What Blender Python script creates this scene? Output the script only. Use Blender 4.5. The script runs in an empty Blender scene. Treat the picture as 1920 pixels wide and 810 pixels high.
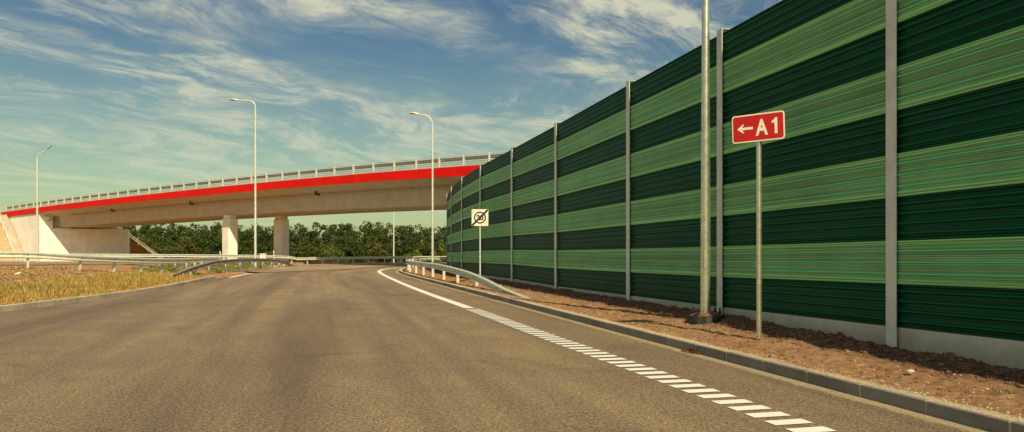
import bpy, math, random
from mathutils import Vector, noise, Matrix
R = math.radians
random.seed(7)
S = bpy.context.scene
COL = S.collection

# ------------------------------------------------------------ helpers
def link(o, parent=None):
    COL.objects.link(o)
    if parent is not None: o.parent = parent
    return o

def tag(o, label=None, cat=None, group=None, kind=None):
    if label: o['label'] = label
    if cat: o['category'] = cat
    if group: o['group'] = group
    if kind: o['kind'] = kind
    return o

def empty(name, loc=(0, 0, 0), rz=0):
    o = bpy.data.objects.new(name, None)
    o.location = loc; o.rotation_euler = (0, 0, rz)
    o.empty_display_size = .3
    return link(o)

class MB:
    def __init__(s): s.v = []; s.f = []; s.uv = None; s.mi = []
    def add(s, vs, fs, m=0):
        b = len(s.v); s.v += [tuple(p) for p in vs]
        for q in fs: s.f.append(tuple(i + b for i in q)); s.mi.append(m)
    def box(s, c, d, rz=0, m=0, bev=0.0):
        x, y, z = d[0] / 2, d[1] / 2, d[2] / 2
        cs, sn = math.cos(rz), math.sin(rz)
        def T(p): return (c[0] + p[0] * cs - p[1] * sn, c[1] + p[0] * sn + p[1] * cs, c[2] + p[2])
        if bev <= 0:
            P = [(-x, -y, -z), (x, -y, -z), (x, y, -z), (-x, y, -z), (-x, -y, z), (x, -y, z), (x, y, z), (-x, y, z)]
            s.add([T(p) for p in P], [(0, 3, 2, 1), (4, 5, 6, 7), (0, 1, 5, 4), (1, 2, 6, 5), (2, 3, 7, 6), (3, 0, 4, 7)], m)
        else:
            b = bev
            o = [(-x + b, -y), (x - b, -y), (x, -y + b), (x, y - b), (x - b, y), (-x + b, y), (-x, y - b), (-x, -y + b)]
            i_ = [(px * (1 - b / x), py * (1 - b / y)) for px, py in o]
            vs = [T((a, q, -z)) for a, q in o] + [T((a, q, z - b)) for a, q in o] + [T((a, q, z)) for a, q in i_]
            fs = [tuple(range(7, -1, -1)), tuple(range(16, 24))]
            for L in (0, 8):
                for k in range(8): fs.append((L + k, L + (k + 1) % 8, L + 8 + (k + 1) % 8, L + 8 + k))
            s.add(vs, fs, m)
    def tube(s, pts, rad, seg=12, cap=True, m=0):
        pts = [Vector(p) for p in pts]
        if not isinstance(rad, (list, tuple)): rad = [rad] * len(pts)
        vs = []; n = len(pts); prev = None
        for i, p in enumerate(pts):
            t = (pts[min(i + 1, n - 1)] - pts[max(i - 1, 0)]).normalized()
            if prev is None:
                a = Vector((0, 0, 1)) if abs(t.z) < .9 else Vector((1, 0, 0))
                u = t.cross(a).normalized()
            else:
                u = (prev - t * prev.dot(t)).normalized()
            prev = u; w = t.cross(u)
            for k in range(seg):
                an = 2 * math.pi * k / seg
                vs.append(p + (u * math.cos(an) + w * math.sin(an)) * rad[i])
        fs = []
        for i in range(n - 1):
            for k in range(seg):
                a = i * seg + k; b = i * seg + (k + 1) % seg
                fs.append((a, b, b + seg, a + seg))
        if cap: fs += [tuple(range(seg - 1, -1, -1)), tuple(range((n - 1) * seg, n * seg))]
        s.add(vs, fs, m)
    def prism(s, poly, axis_fn, d0, d1, m=0):
        n = len(poly)
        vs = [axis_fn(a, b, d0) for a, b in poly] + [axis_fn(a, b, d1) for a, b in poly]
        fs = [tuple(range(n - 1, -1, -1)), tuple(range(n, 2 * n))]
        for k in range(n): fs.append((k, (k + 1) % n, n + (k + 1) % n, n + k))
        s.add(vs, fs, m)
    def sweep(s, rings, closed=True, caps=True, m=0):
        n = len(rings[0]); vs = [p for r in rings for p in r]; fs = []
        for i in range(len(rings) - 1):
            for k in range(n if closed else n - 1):
                a = i * n + k; b = i * n + (k + 1) % n
                fs.append((a, b, b + n, a + n))
        if closed and caps: fs += [tuple(range(n - 1, -1, -1)), tuple(range((len(rings) - 1) * n, len(rings) * n))]
        s.add(vs, fs, m)
    def build(s, name, mat, parent=None, smooth=False, fix=True):
        me = bpy.data.meshes.new(name); me.from_pydata(s.v, [], s.f)
        mats = mat if isinstance(mat, (list, tuple)) else [mat]
        for q in mats: me.materials.append(q)
        if len(mats) > 1: me.polygons.foreach_set('material_index', s.mi)
        if s.uv:
            l = me.uv_layers.new(name='UVMap')
            buf = []
            for lp in me.loops: buf += s.uv[lp.vertex_index]
            l.data.foreach_set('uv', buf)
        if fix:
            import bmesh
            bm = bmesh.new(); bm.from_mesh(me)
            bmesh.ops.recalc_face_normals(bm, faces=bm.faces)
            bm.to_mesh(me); bm.free()
        if smooth:
            me.polygons.foreach_set('use_smooth', [True] * len(me.polygons))
            try: me.set_sharp_from_angle(angle=R(35))
            except Exception: pass
        me.update()
        return link(bpy.data.objects.new(name, me), parent)

def lerp_tab(tab, x):
    if x <= tab[0][0]: return tab[0][1]
    for (a, fa), (b, fb) in zip(tab, tab[1:]):
        if x <= b: return fa + (fb - fa) * (x - a) / (b - a)
    return tab[-1][1]
def smooth(a, b, x):
    t = max(0, min(1, (x - a) / (b - a))); return t * t * (3 - 2 * t)
def catmull(pts, step):
    pts = [Vector(p) for p in pts]; out = []
    for i in range(len(pts) - 1):
        p0 = pts[max(i - 1, 0)]; p1 = pts[i]; p2 = pts[i + 1]; p3 = pts[min(i + 2, len(pts) - 1)]
        n = max(1, int((p2 - p1).length / step))
        for k in range(n):
            t = k / n
            out.append(.5 * ((2 * p1) + (p2 - p0) * t + (2 * p0 - 5 * p1 + 4 * p2 - p3) * t * t + (3 * p1 - p0 - 3 * p2 + p3) * t ** 3))
    out.append(pts[-1]); return out
def walk(pts, step, start=0.0):
    """points and tangents at even spacing along a polyline"""
    out = []; acc = start; 
    for a, b in zip(pts, pts[1:]):
        L = (b - a).length
        while acc <= L:
            t = acc / L if L else 0
            out.append((a.lerp(b, t), (b - a).normalized())); acc += step
        acc -= L
    return out

# ------------------------------------------------------------ materials
class NT:
    def __init__(s, nt): s.t = nt
    def n(s, typ, **kw):
        nd = s.t.nodes.new(typ)
        for k, v in kw.items():
            if k.startswith('i_'):
                key = k[2:]
                key = int(key) if key.isdigit() else key.replace('_', ' ')
                nd.inputs[key].default_value = v
            else: setattr(nd, k, v)
        return nd
    def l(s, a, b): s.t.links.new(a, b)
    def math(s, op, a, b=None, c=None, clamp=False):
        nd = s.t.nodes.new('ShaderNodeMath'); nd.operation = op; nd.use_clamp = clamp
        for i, q in enumerate((a, b, c)):
            if q is None: continue
            if isinstance(q, (int, float)): nd.inputs[i].default_value = q
            else: s.l(q, nd.inputs[i])
        return nd.outputs[0]
    def mix(s, f, a, b, mode='MIX'):
        nd = s.t.nodes.new('ShaderNodeMix'); nd.data_type = 'RGBA'; nd.blend_type = mode
        for i, q in ((0, f), (6, a), (7, b)):
            if isinstance(q, (int, float)): nd.inputs[i].default_value = q
            elif isinstance(q, (tuple, list)): nd.inputs[i].default_value = tuple(q) + ((1,) if len(q) == 3 else ())
            else: s.l(q, nd.inputs[i])
        return nd.outputs[2]
    def ramp(s, f, a, b):
        nd = s.t.nodes.new('ShaderNodeMapRange'); nd.interpolation_type = 'SMOOTHSTEP'
        s.l(f, nd.inputs[0]); nd.inputs[1].default_value = a; nd.inputs[2].default_value = b
        return nd.outputs[0]
    def noise(s, vec, scale, detail=4, rough=.55, dist=0.0, sc=None):
        if sc is not None:
            mp = s.n('ShaderNodeMapping'); mp.inputs['Scale'].default_value = sc
            s.l(vec, mp.inputs['Vector']); vec = mp.outputs[0]
        nd = s.n('ShaderNodeTexNoise', i_Scale=scale, i_Detail=detail, i_Roughness=rough, i_Distortion=dist)
        s.l(vec, nd.inputs['Vector']); return nd.outputs[0]

def material(name):
    m = bpy.data.materials.new(name); m.use_nodes = True
    t = NT(m.node_tree); b = m.node_tree.nodes['Principled BSDF']
    tc = t.n('ShaderNodeTexCoord')
    return m, t, b, tc

def simple(name, col, rough=.6, metal=0.0, var=.15, scale=3.0, dark=None, bump=0.0, bscale=40, spec=.5, fine=0.0):
    m, t, b, tc = material(name)
    o = tc.outputs['Object']
    d = dark or tuple(c * (1 - var * 1.6) for c in col)
    h = tuple(min(1, c * (1 + var)) for c in col)
    f = t.ramp(t.noise(o, scale, 6, .62), .3, .7)
    c = t.mix(f, d, h)
    if fine: 
        g = t.ramp(t.noise(o, bscale, 3, .6), .3, .7)
        c = t.mix(fine, c, t.mix(g, (0, 0, 0), tuple(min(1, x * 1.7) for x in col)))
    t.l(c, b.inputs['Base Color'])
    b.inputs['Roughness'].default_value = rough; b.inputs['Metallic'].default_value = metal
    b.inputs['Specular IOR Level'].default_value = spec
    if bump:
        bp = t.n('ShaderNodeBump', i_Strength=bump, i_Distance=.02)
        t.l(t.noise(o, bscale, 5, .6), bp.inputs['Height']); t.l(bp.outputs[0], b.inputs['Normal'])
    return m

def streaked(name, col, rough=.75, stain=(.2, .17, .12), amt=.35):
    """painted or cast concrete with rain streaks"""
    m, t, b, tc = material(name)
    o = tc.outputs['Object']
    f = t.ramp(t.noise(o, .7, 6, .6), .3, .72)
    c = t.mix(f, tuple(x * .88 for x in col), tuple(min(1, x * 1.06) for x in col))
    s = t.ramp(t.noise(o, 1.0, 4, .6, sc=(2.6, 2.6, .22)), .52, .78)
    g = t.ramp(t.noise(o, 22, 3, .6), .4, .75)
    c = t.mix(t.math('MULTIPLY', s, amt), c, stain)
    c = t.mix(t.math('MULTIPLY', g, .12), c, stain)
    t.l(c, b.inputs['Base Color']); b.inputs['Roughness'].default_value = rough
    bp = t.n('ShaderNodeBump', i_Strength=.25, i_Distance=.01)
    t.l(t.noise(o, 60, 4, .6), bp.inputs['Height']); t.l(bp.outputs[0], b.inputs['Normal'])
    return m

M = {}
M['galv'] = simple('galvanised_steel', (.66, .68, .56), .45, .25, .12, 6, bump=.1, bscale=45, fine=.08)
M['galv_dull'] = simple('weathered_steel', (.46, .44, .36), .55, .25, .2, 5, bump=.1, bscale=50, fine=.12)
M['pole'] = simple('pole_zinc', (.66, .66, .48), .30, .85, .14, 9, bump=.1, bscale=60, fine=.10)
M['barrier_post'] = simple('barrier_post_grey', (.66, .70, .64), .6, .0, .07, 4, bump=.05)
def splash(m):
    t = NT(m.node_tree); b = m.node_tree.nodes['Principled BSDF']; src = b.inputs['Base Color'].links[0].from_socket
    tc = t.n('ShaderNodeTexCoord'); sx = t.n('ShaderNodeSeparateXYZ'); t.l(tc.outputs['Object'], sx.inputs[0])
    h = t.math('SUBTRACT', sx.outputs[2], t.math('MULTIPLY_ADD', sx.outputs[1], .0147, .52))     # height above the soil
    h = t.math('ADD', h, t.math('MULTIPLY', t.math('SUBTRACT', t.noise(tc.outputs['Object'], 2.2, 7, .7), .5), .5))
    d = t.math('SUBTRACT', 1.0, t.ramp(h, -.02, .20))
    t.l(t.mix(t.math('MULTIPLY', d, .38), src, (.28, .17, .10)), b.inputs['Base Color'])
M['plinth'] = streaked('plinth_concrete', (.56, .58, .48), .8, (.24, .24, .19), .4)
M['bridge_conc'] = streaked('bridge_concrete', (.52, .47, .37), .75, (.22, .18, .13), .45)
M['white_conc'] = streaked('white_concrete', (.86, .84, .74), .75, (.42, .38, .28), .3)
M['rail_brown'] = simple('weathered_rail', (.33, .29, .235), .6, .2, .3, 3, bump=.1, bscale=50, fine=.15)
M['red'] = streaked('red_fascia', (.70, .008, .003), .6, (.33, .02, .012), .4)
M['red'].node_tree.nodes['Principled BSDF'].inputs['Specular IOR Level'].default_value = .15
M['kerb'] = simple('kerb_concrete', (.235, .215, .19), .85, 0, .25, .9, bump=.4, bscale=90, fine=.25)
M['kerb_pale'] = simple('pale_kerb', (.50, .43, .32), .85, 0, .25, .9, bump=.4, bscale=90, fine=.25)
M['mortar'] = simple('mortar', (.55, .47, .28), .9, 0, .2, 8, bump=.5, bscale=60, fine=.3)
M['black'] = simple('bitumen', (.012, .012, .011), .55, 0, .4, 20, bump=.8, bscale=25)
M['sign_red'] = simple('sign_red', (.48, .006, .005), .45, 0, .06, 4)
M['sign_white'] = simple('sign_white', (.78, .73, .56), .4, 0, .04, 4)
M['sign_black'] = simple('sign_black', (.015, .014, .012), .5, 0, .1, 4)
M['white_plastic'] = simple('white_plastic', (.75, .74, .66), .4, 0, .08, 6)
M['lamp_head'] = simple('lamp_head_grey', (.58, .55, .42), .4, .2, .08, 6)
M['lamp_glass'] = simple('lamp_glass', (.30, .22, .12), .15, 0, .08, 6)
M['stone'] = simple('stone', (.50, .43, .30), .9, 0, .3, 12, bump=.5)
M['leaf_litter'] = simple('dry_leaves', (.20, .06, .025), .9, 0, .5, 25)

splash(M['plinth'])
def soil(name, c1, c2, c3, bumpd=.05, scale=1.0, zones=False):
    m, t, b, tc = material(name)
    o = tc.outputs['Object']
    f = t.ramp(t.noise(o, .6 * scale, 6, .6), .35, .65)
    g = t.ramp(t.noise(o, 7 * scale, 8, .7), .35, .68)
    h = t.ramp(t.noise(o, 38 * scale, 5, .7), .42, .66)
    c = t.mix(f, c1, c2)
    c = t.mix(t.math('MULTIPLY', g, .8), c, c3)
    c = t.mix(t.math('MULTIPLY', h, .45), c, tuple(x * .35 for x in c1))
    if zones:                                   # pale sand swept along the kerb, barrier's cast shade painted dark on the soil
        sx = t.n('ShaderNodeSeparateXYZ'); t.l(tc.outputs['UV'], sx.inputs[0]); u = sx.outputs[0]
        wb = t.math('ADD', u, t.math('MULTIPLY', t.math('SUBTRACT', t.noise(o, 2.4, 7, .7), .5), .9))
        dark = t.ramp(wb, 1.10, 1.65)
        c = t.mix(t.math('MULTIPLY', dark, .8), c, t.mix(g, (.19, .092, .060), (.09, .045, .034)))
        wb2 = t.math('ADD', u, t.math('MULTIPLY', t.math('SUBTRACT', t.noise(o, 9, 7, .75), .5), .22))
        c = t.mix(t.math('SUBTRACT', 1.0, t.ramp(wb2, .16, .30)), c, t.mix(h, (.80, .63, .38), (.50, .37, .20)))
    t.l(c, b.inputs['Base Color']); b.inputs['Roughness'].default_value = .95
    b.inputs['Specular IOR Level'].default_value = .15
    bp = t.n('ShaderNodeBump', i_Strength=1.0, i_Distance=bumpd)
    hh = t.math('ADD', t.noise(o, 9 * scale, 8, .7), t.math('MULTIPLY', t.noise(o, 45 * scale, 5, .7), .4))
    t.l(hh, bp.inputs['Height']); t.l(bp.outputs[0], b.inputs['Normal'])
    return m
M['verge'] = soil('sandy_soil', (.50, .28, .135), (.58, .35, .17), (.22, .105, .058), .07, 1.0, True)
M['clod'] = soil('clod_soil', (.24, .125, .08), (.33, .18, .11), (.15, .075, .05), .03)
M['ground'] = soil('dry_ground', (.50, .25, .105), (.58, .37, .17), (.30, .145, .06), .06)
M['sand'] = soil('sand_slope', (.54, .40, .23), (.60, .45, .26), (.42, .29, .16), .08, .5)

def asphalt(name, kerb_side=True, tone=1.0):
    m, t, b, tc = material(name)
    uv = tc.outputs['UV']
    big = t.ramp(t.noise(uv, 1.0, 5, .6, .4, sc=(.45, .05, 1)), .34, .66)      # long tyre-worn streaks
    mid = t.ramp(t.noise(uv, .55, 6, .62, .6), .35, .68)
    lane = t.ramp(t.noise(uv, 1.0, 3, .6, .1, sc=(.85, .014, 1)), .40, .60)     # tyre-polished lanes
    big = t.math('ADD', t.math('MULTIPLY', big, .6), t.math('MULTIPLY', lane, .4))
    gr = t.noise(uv, 42, 3, .75)
    gr2 = t.noise(uv, 120, 2, .8)
    k = tone
    base = t.mix(big, (.120 * k, .084 * k, .068 * k), (.275 * k, .212 * k, .128 * k))
    base = t.mix(t.math('MULTIPLY', mid, .6), base, (.165 * k, .117 * k, .094 * k))
    grain = t.math('ADD', t.math('MULTIPLY', t.ramp(gr, .43, .58), .60), t.math('MULTIPLY', t.ramp(gr2, .4, .62), .25))
    grain = t.math('ADD', grain, t.math('MULTIPLY', t.ramp(t.noise(uv, 17, 3, .85), .44, .58), .38))
    base = t.mix(.85, base, t.mix(grain, (.16, .14, .14), (2.75, 2.62, 2.30)), 'MULTIPLY')
    if kerb_side:
        sx = t.n('ShaderNodeSeparateXYZ'); t.l(uv, sx.inputs[0])
        u = sx.outputs[0]                     # distance from the right kerb, negative on the road
        wob = t.math('MULTIPLY', t.math('SUBTRACT', t.noise(uv, 3.2, 6, .7), .5), .22)
        uu = t.math('ADD', u, wob)
        strip = t.ramp(uu, -.25, -.14)
        blot = t.ramp(t.noise(uv, 1.1, 7, .68, .3, sc=(1, .45, 1)), .53, .66)
        zone = t.math('MULTIPLY', t.ramp(u, -2.6, -1.0), .65)
        film = t.math('MULTIPLY', blot, zone)
        film = t.math('MULTIPLY', film, t.ramp(gr, .35, .6))
        base = t.mix(t.math('MULTIPLY', film, .8), base, (.37, .27, .13))
        base = t.mix(strip, base, t.mix(t.ramp(gr, .35, .65), (.36, .28, .15), (.68, .56, .32)))
        # dirt beside the left kerb
        lv = t.ramp(t.math('ADD', u, t.math('MULTIPLY', wob, 4)), -19.0, -20.5)
    sp_ = t.ramp(t.noise(uv, 60, 2, .9), .60, .68)                # pale stones in the mix
    base = t.mix(t.math('MULTIPLY', sp_, .55), base, (.55, .50, .38))
    sc_ = t.ramp(t.noise(uv, 1.0, 5, .7, .2, sc=(.9, 7.0, 1)), .66, .74)      # short scuffs and fine seams
    base = t.mix(t.math('MULTIPLY', sc_, .45), base, (.06, .045, .04))
    oil = t.ramp(t.noise(uv, .5, 8, .78, .5), .54, .64)
    base = t.mix(t.math('MULTIPLY', oil, .30), base, (.07, .05, .045))
    t.l(base, b.inputs['Base Color'])
    b.inputs['Roughness'].default_value = .82; b.inputs['Specular IOR Level'].default_value = .35
    bp = t.n('ShaderNodeBump', i_Strength=.8, i_Distance=.02)
    t.l(grain, bp.inputs['Height']); t.l(bp.outputs[0], b.inputs['Normal'])
    return m
M['asphalt'] = asphalt('asphalt', True)
M['asphalt_far'] = asphalt('asphalt_far', False, 1.25)

def paint():
    m, t, b, tc = material('road_paint')
    o = tc.outputs['Object']
    w = t.ramp(t.noise(o, 45, 5, .75), .53, .68)
    w2 = t.ramp(t.noise(o, 2.2, 6, .7), .48, .75)
    f = t.math('MULTIPLY', w, t.math('ADD', .35, t.math('MULTIPLY', w2, .6)), clamp=True)
    c = t.mix(f, (.86, .83, .75), (.2, .17, .12))
    t.l(c, b.inputs['Base Color']); b.inputs['Roughness'].default_value = .6
    return m
M['paint'] = paint()

def panel(name, base, dots, edge, dotamt, ribs, ribw, ribcol):
    m, t, b, tc = material(name)
    uv = tc.outputs['UV']
    sx = t.n('ShaderNodeSeparateXYZ'); t.l(uv, sx.inputs[0])
    vo = t.n('ShaderNodeTexVoronoi', i_Scale=34.0, i_Randomness=0.0, voronoi_dimensions='2D')
    t.l(uv, vo.inputs['Vector'])
    hole = t.math('SUBTRACT', 1.0, t.ramp(vo.outputs['Distance'], .26, .36))
    # perforated field only, plain steel lip along both edges (v runs 0..0.62 in each panel)
    v = sx.outputs[1]
    fld = t.math('MULTIPLY', t.ramp(v, .070, .074), t.math('SUBTRACT', 1.0, t.ramp(v, .550, .554)))
    hole = t.math('MULTIPLY', hole, fld)
    nz = t.ramp(t.noise(tc.outputs['Object'], 1.2, 5, .6), .3, .7)
    bc = t.mix(nz, tuple(x * .85 for x in base), tuple(x * 1.1 for x in base))
    bc = t.mix(t.math('MULTIPLY', t.math('SUBTRACT', 1.0, fld), .95), bc, edge)
    fine_streak = t.noise(uv, 1.0, 3, .7, 0, sc=(.06, 42, 1))           # fine uneven streaks, also painting the shade lines between ribs
    bc = t.mix(.85, bc, t.mix(t.ramp(fine_streak, .36, .64), (.42, .38, .34), (1.45, 1.5, 1.4)), 'MULTIPLY')
    for c_ in ribs:                                   # unperforated rib crests, lighter green also painting the sky light they catch
        on = t.math('MULTIPLY', t.ramp(v, c_ - ribw - .006, c_ - ribw + .004), t.math('SUBTRACT', 1.0, t.ramp(v, c_ + ribw - .004, c_ + ribw + .006)))
        bc = t.mix(on, bc, ribcol); hole = t.math('MULTIPLY', hole, t.math('SUBTRACT', 1.0, on))
    dust = t.ramp(t.noise(tc.outputs['Object'], 9, 6, .7), .45, .8)
    bc = t.mix(t.math('MULTIPLY', dust, .035), bc, (.30, .27, .18))
    bc = t.mix(t.math('MULTIPLY', hole, dotamt), bc, dots)
    t.l(bc, b.inputs['Base Color']); b.inputs['Roughness'].default_value = .45
    b.inputs['Specular IOR Level'].default_value = .12
    return m
M['panel_light'] = panel('light_green_steel', (.175, .50, .235), (.23, .17, .06), (.28, .62, .24), .9, (.146, .306, .466), .012, (.15, .68, .32))
M['panel_dark'] = panel('dark_green_steel', (.003, .076, .038), (.001, .016, .007), (.003, .065, .028), .6, (.098, .238, .378, .518), .015, (.003, .115, .045))

# ------------------------------------------------------------ terrain functions
XKR = [(-60, 21.2), (0, 6.175), (50, -6.3), (55, -7.45), (61, -8.65), (66, -9.35), (72, -9.6), (76, -9.1), (79, -7.4), (81, -4.5), (82.5, 0), (84, 10), (85, 40)]
XKL = [(-60, -13.6), (21.3, -13.7), (27.5, -13.9), (33.9, -14.7), (40, -16), (46.7, -17.4), (55, -18.7), (62, -19.7), (72, -21), (82, -22.5), (84, -24)]
def xkr(y): return sum(lerp_tab(XKR, y + k) for k in (-.8, -.3, .3, .8)) / 4 if y < 83 else lerp_tab(XKR, y)
def xkl(y): return sum(lerp_tab(XKL, y + k) for k in (-3, -1, 1, 3)) / 4
def P(y):
    return .0147 * min(y, 100) + .18 * smooth(78, 100, y)
def G(x, y):
    p = P(y); L = xkl(y) - x; Rr = x - xkr(y)
    if L > 0:
        q = 1.38 + .27 * smooth(36, 70, y) - .008 * max(0, 36 - y)
        z = min(p + .14 * smooth(0, .25, L) + .095 * max(0, L - .25), max(q, p + .14 * smooth(0, .25, L)))
    elif Rr > 0:
        z = p + .135 + (.09 + .11 * smooth(10, 17, y)) * smooth(0, 2.2, Rr)
    else: z = p
    if y > 103: z += (1.25 - z) * smooth(103, 118, y)
    return z

# ground: one sheet to the horizon
ys = [-3000, -800, -300, -120, -60, -40, -25, -15] + [-10 + i for i in range(70)] + [60 + .5 * i for i in range(92)] + [107, 109, 112, 115, 118, 124, 132, 145, 160, 180, 210, 260, 350, 500, 900, 1600, 3500]
Lo = [3500, 900, 300, 150, 100, 70, 55, 45, 38, 32, 27, 23, 19.5, 16.5, 14, 12, 10, 8.5, 7, 5.6, 4.4, 3.4, 2.6, 1.9, 1.3, .8, .45, .25, .12, 0.0]
Ro = [0.0, .12, .3, .6, 1, 1.5, 2.2, 3, 5, 8, 12, 20, 40, 80, 150, 300, 900, 3500]
g = MB(); rows = []
for y in ys:
    kl, kr = xkl(y), xkr(y)
    row = []
    for L in Lo:
        z = (P(y) - .06) if L == 0 else G(kl - L, y)
        if L > .5: z += (.05 * noise.noise(Vector((kl - L, y, 0)) * .35) + .04 * noise.noise(Vector((kl - L, y, 3)) * 1.1)) * (1 - smooth(37, 41, y))
        row.append((kl - L, y, z))
    for k in range(1, 12): row.append((kl + (kr - kl) * k / 12, y, P(y) - .06 if y < 88 else G(0, y) - .06))
    for q in Ro:
        z = (P(y) - .06) if q == 0 else G(kr + q, y) - (.05 if q < 3 else 0)
        row.append((kr + q, y, z))
    rows.append(row)
nc = len(rows[0]); g.v = [p for r_ in rows for p in r_]
for i in range(len(rows) - 1):
    for k in range(nc - 1):
        g.f.append((i * nc + k, i * nc + k + 1, (i + 1) * nc + k + 1, (i + 1) * nc + k)); g.mi.append(0)
o = g.build('ground', M['ground'], smooth=True, fix=False); tag(o, kind='structure')

# ramp road
g = MB(); g.uv = []
ys = [-60, -40, -20, -10] + [-5 + i for i in range(65)] + [60 + .5 * i for i in range(53)]
NCOL = 24
for y in ys:
    kl, kr = xkl(y), xkr(y)
    for k in range(NCOL + 1):
        x = kl + (kr - kl) * k / NCOL
        g.v.append((x, y, P(y))); g.uv.append((x - kr if y < 70 else x + 9.5, y))
for i in range(len(ys) - 1):
    for k in range(NCOL):
        a = i * (NCOL + 1) + k
        g.f.append((a, a + 1, a + NCOL + 2, a + NCOL + 1)); g.mi.append(0)
o = g.build('ramp_road', M['asphalt'], fix=False); tag(o, kind='structure')

# far carriageway beside the far guardrail
RB = catmull([(-120, 46, 0), (-90, 55, 0), (-62, 63, 0), (-45, 69.5, 0), (-38, 73.5, 0), (-32, 79, 0), (-26, 86.5, 0), (-18, 94.5, 0), (-10, 98.5, 0), (0, 100, 0), (15, 99, 0), (40, 94, 0), (70, 84, 0)], 1.0)
g = MB(); g.uv = []
def perp(t): return Vector((t.y, -t.x, 0))     # to the right of travel = towards the camera
st = walk(RB, 1.0)
W = [.9, 2, 3.5, 5, 6.5, 8, 9.5, 11, 12.4]
for i, (p, t) in enumerate(st):
    n = perp(t)
    for w in W:
        w = w * (1 + 1.05 * smooth(-18, -40, p.x)) if w > 1 else w
        q = p + n * w; g.v.append((q.x, q.y, G(q.x, q.y) + .035)); g.uv.append((w, float(i)))
for i in range(len(st) - 1):
    for k in range(len(W) - 1):
        a = i * len(W) + k; g.f.append((a, a + len(W), a + len(W) + 1, a + 1)); g.mi.append(0)
o = g.build('far_road', M['asphalt_far'], fix=False); tag(o, kind='structure')

# verge between the kerb and the noise barrier
g = MB(); g.uv = []; ys = []; y = 1.0
while y < 80: ys.append(y); y += .035 + .0022 * max(0, y - 4)
NV = 34
def verge_z(x, y, w, ph):
    z = G(x, y)
    a = smooth(.12, .5, w)
    n1 = noise.noise(Vector((x * 1.3, y * 1.3, 1))); n2 = noise.noise(Vector((x * 5, y * 5, 2))); n3 = noise.noise(Vector((x * 14, y * 14, 5)))
    mound = smooth(1.2, 2.15, w)
    z += a * (.035 * n1 + .022 * n2 + .010 * n3) + mound * (.05 * abs(n2) + .035 * max(0, n3) + .03 * n1)
    if w < .16: z = P(y) + .147 + .005 * n3 * smooth(.06, .15, w) - .012 * (1 - smooth(.028, .06, w))
    return z
for y in ys:
    kr = xkr(y)
    for k in range(NV + 1):
        w = .030 + (2.45 - .030) * (k / NV)
        x = kr + w; g.v.append((x, y, verge_z(x, y, w, 0))); g.uv.append((w, y))
for i in range(len(ys) - 1):
    for k in range(NV):
        a = i * (NV + 1) + k; g.f.append((a, a + 1, a + NV + 2, a + NV + 1)); g.mi.append(0)
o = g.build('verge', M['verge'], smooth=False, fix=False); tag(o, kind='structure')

# kerbs
def kerb(name, fx, side, y0, y1, h, mat, w=.15):
    pts = []; y = y0
    while y <= y1: pts.append(Vector((fx(y), y, 0))); y += .25
    stn = walk(pts, 1.0)
    b = MB()
    for (p, t), (p2, t2) in zip(stn, stn[1:]):
        a = p + (p2 - p) * .006; c = p + (p2 - p) * .980
        rings = []
        for q, tt in ((a, t), (c, t2)):
            n = Vector((tt.y, -tt.x, 0)) * side          # away from the road
            zz = P(q.y); jit = 0
            prof = [(0.0, -.12), (0.0, h - .012), (.003, h - .004), (.010, h), (w, h), (w, -.12)]
            rings.append([(q.x + n.x * u, q.y + n.y * u, zz + v + jit) for u, v in prof])
        dz = random.uniform(-.003, .003); dx = random.uniform(-.003, .003)
        rings = [[(x + dx, y_, z + dz) for x, y_, z in r_] for r_ in rings]
        b.sweep(rings)
        # mortar in the joint, set back from the face
        rings = []
        for q, tt in ((c - (p2 - p) * .004, t2), (p2 + (p2 - p) * .010, t2)):
            n = Vector((tt.y, -tt.x, 0)) * side; zz = P(q.y)
            prof = [(.003, -.1), (.003, h - .012), (.012, h - .003), (w - .004, h - .003), (w - .004, -.1)]
            rings.append([(q.x + n.x * u, q.y + n.y * u, zz + v) for u, v in prof])
        b.sweep(rings, m=1)
    o = b.build(name, [mat, M['mortar']]); tag(o, kind='structure'); return o
kerb('kerb', xkr, 1, .3, 83, .14, M['kerb'])
kerb('kerb', xkl, -1, .3, 47.5, .16, M['kerb_pale'], .18)

# painted lines
def line(name, pts, w, zoff=.008, surf=P):
    pts = catmull([(x, y, 0) for x, y in pts], .5); b = MB(); n = len(pts)
    for i, p in enumerate(pts):
        t = (pts[min(i + 1, n - 1)] - pts[max(i - 1, 0)]).normalized(); q = perp(t)
        for s_ in (-1, 1):
            v = p + q * (w / 2 * s_); b.v.append((v.x, v.y, surf(v.y) + zoff))
    for i in range(n - 1): b.f.append((2 * i, 2 * i + 1, 2 * i + 3, 2 * i + 2)); b.mi.append(0)
    o = b.build(name, M['paint'], fix=False); tag(o, kind='structure'); return o
EDGE = [(2.72, 7.43), (1.78, 11.1), (.43, 16.3), (-1.22, 22.9), (-3.35, 31.2), (-5.75, 41.2), (-8.6, 53.8), (-9.9, 60), (-10.9, 66), (-11.3, 72), (-10.9, 76.5), (-9, 80), (-5, 82.6), (0, 84), (10, 85.6)]
line('edge_line', [p for p in EDGE if p[1] > 22], .30)
line('edge_line', [(-17.3, 49), (-18.6, 56), (-20, 65), (-21.6, 77), (-22.0, 82), (-20.5, 85.5)], .26)
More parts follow.
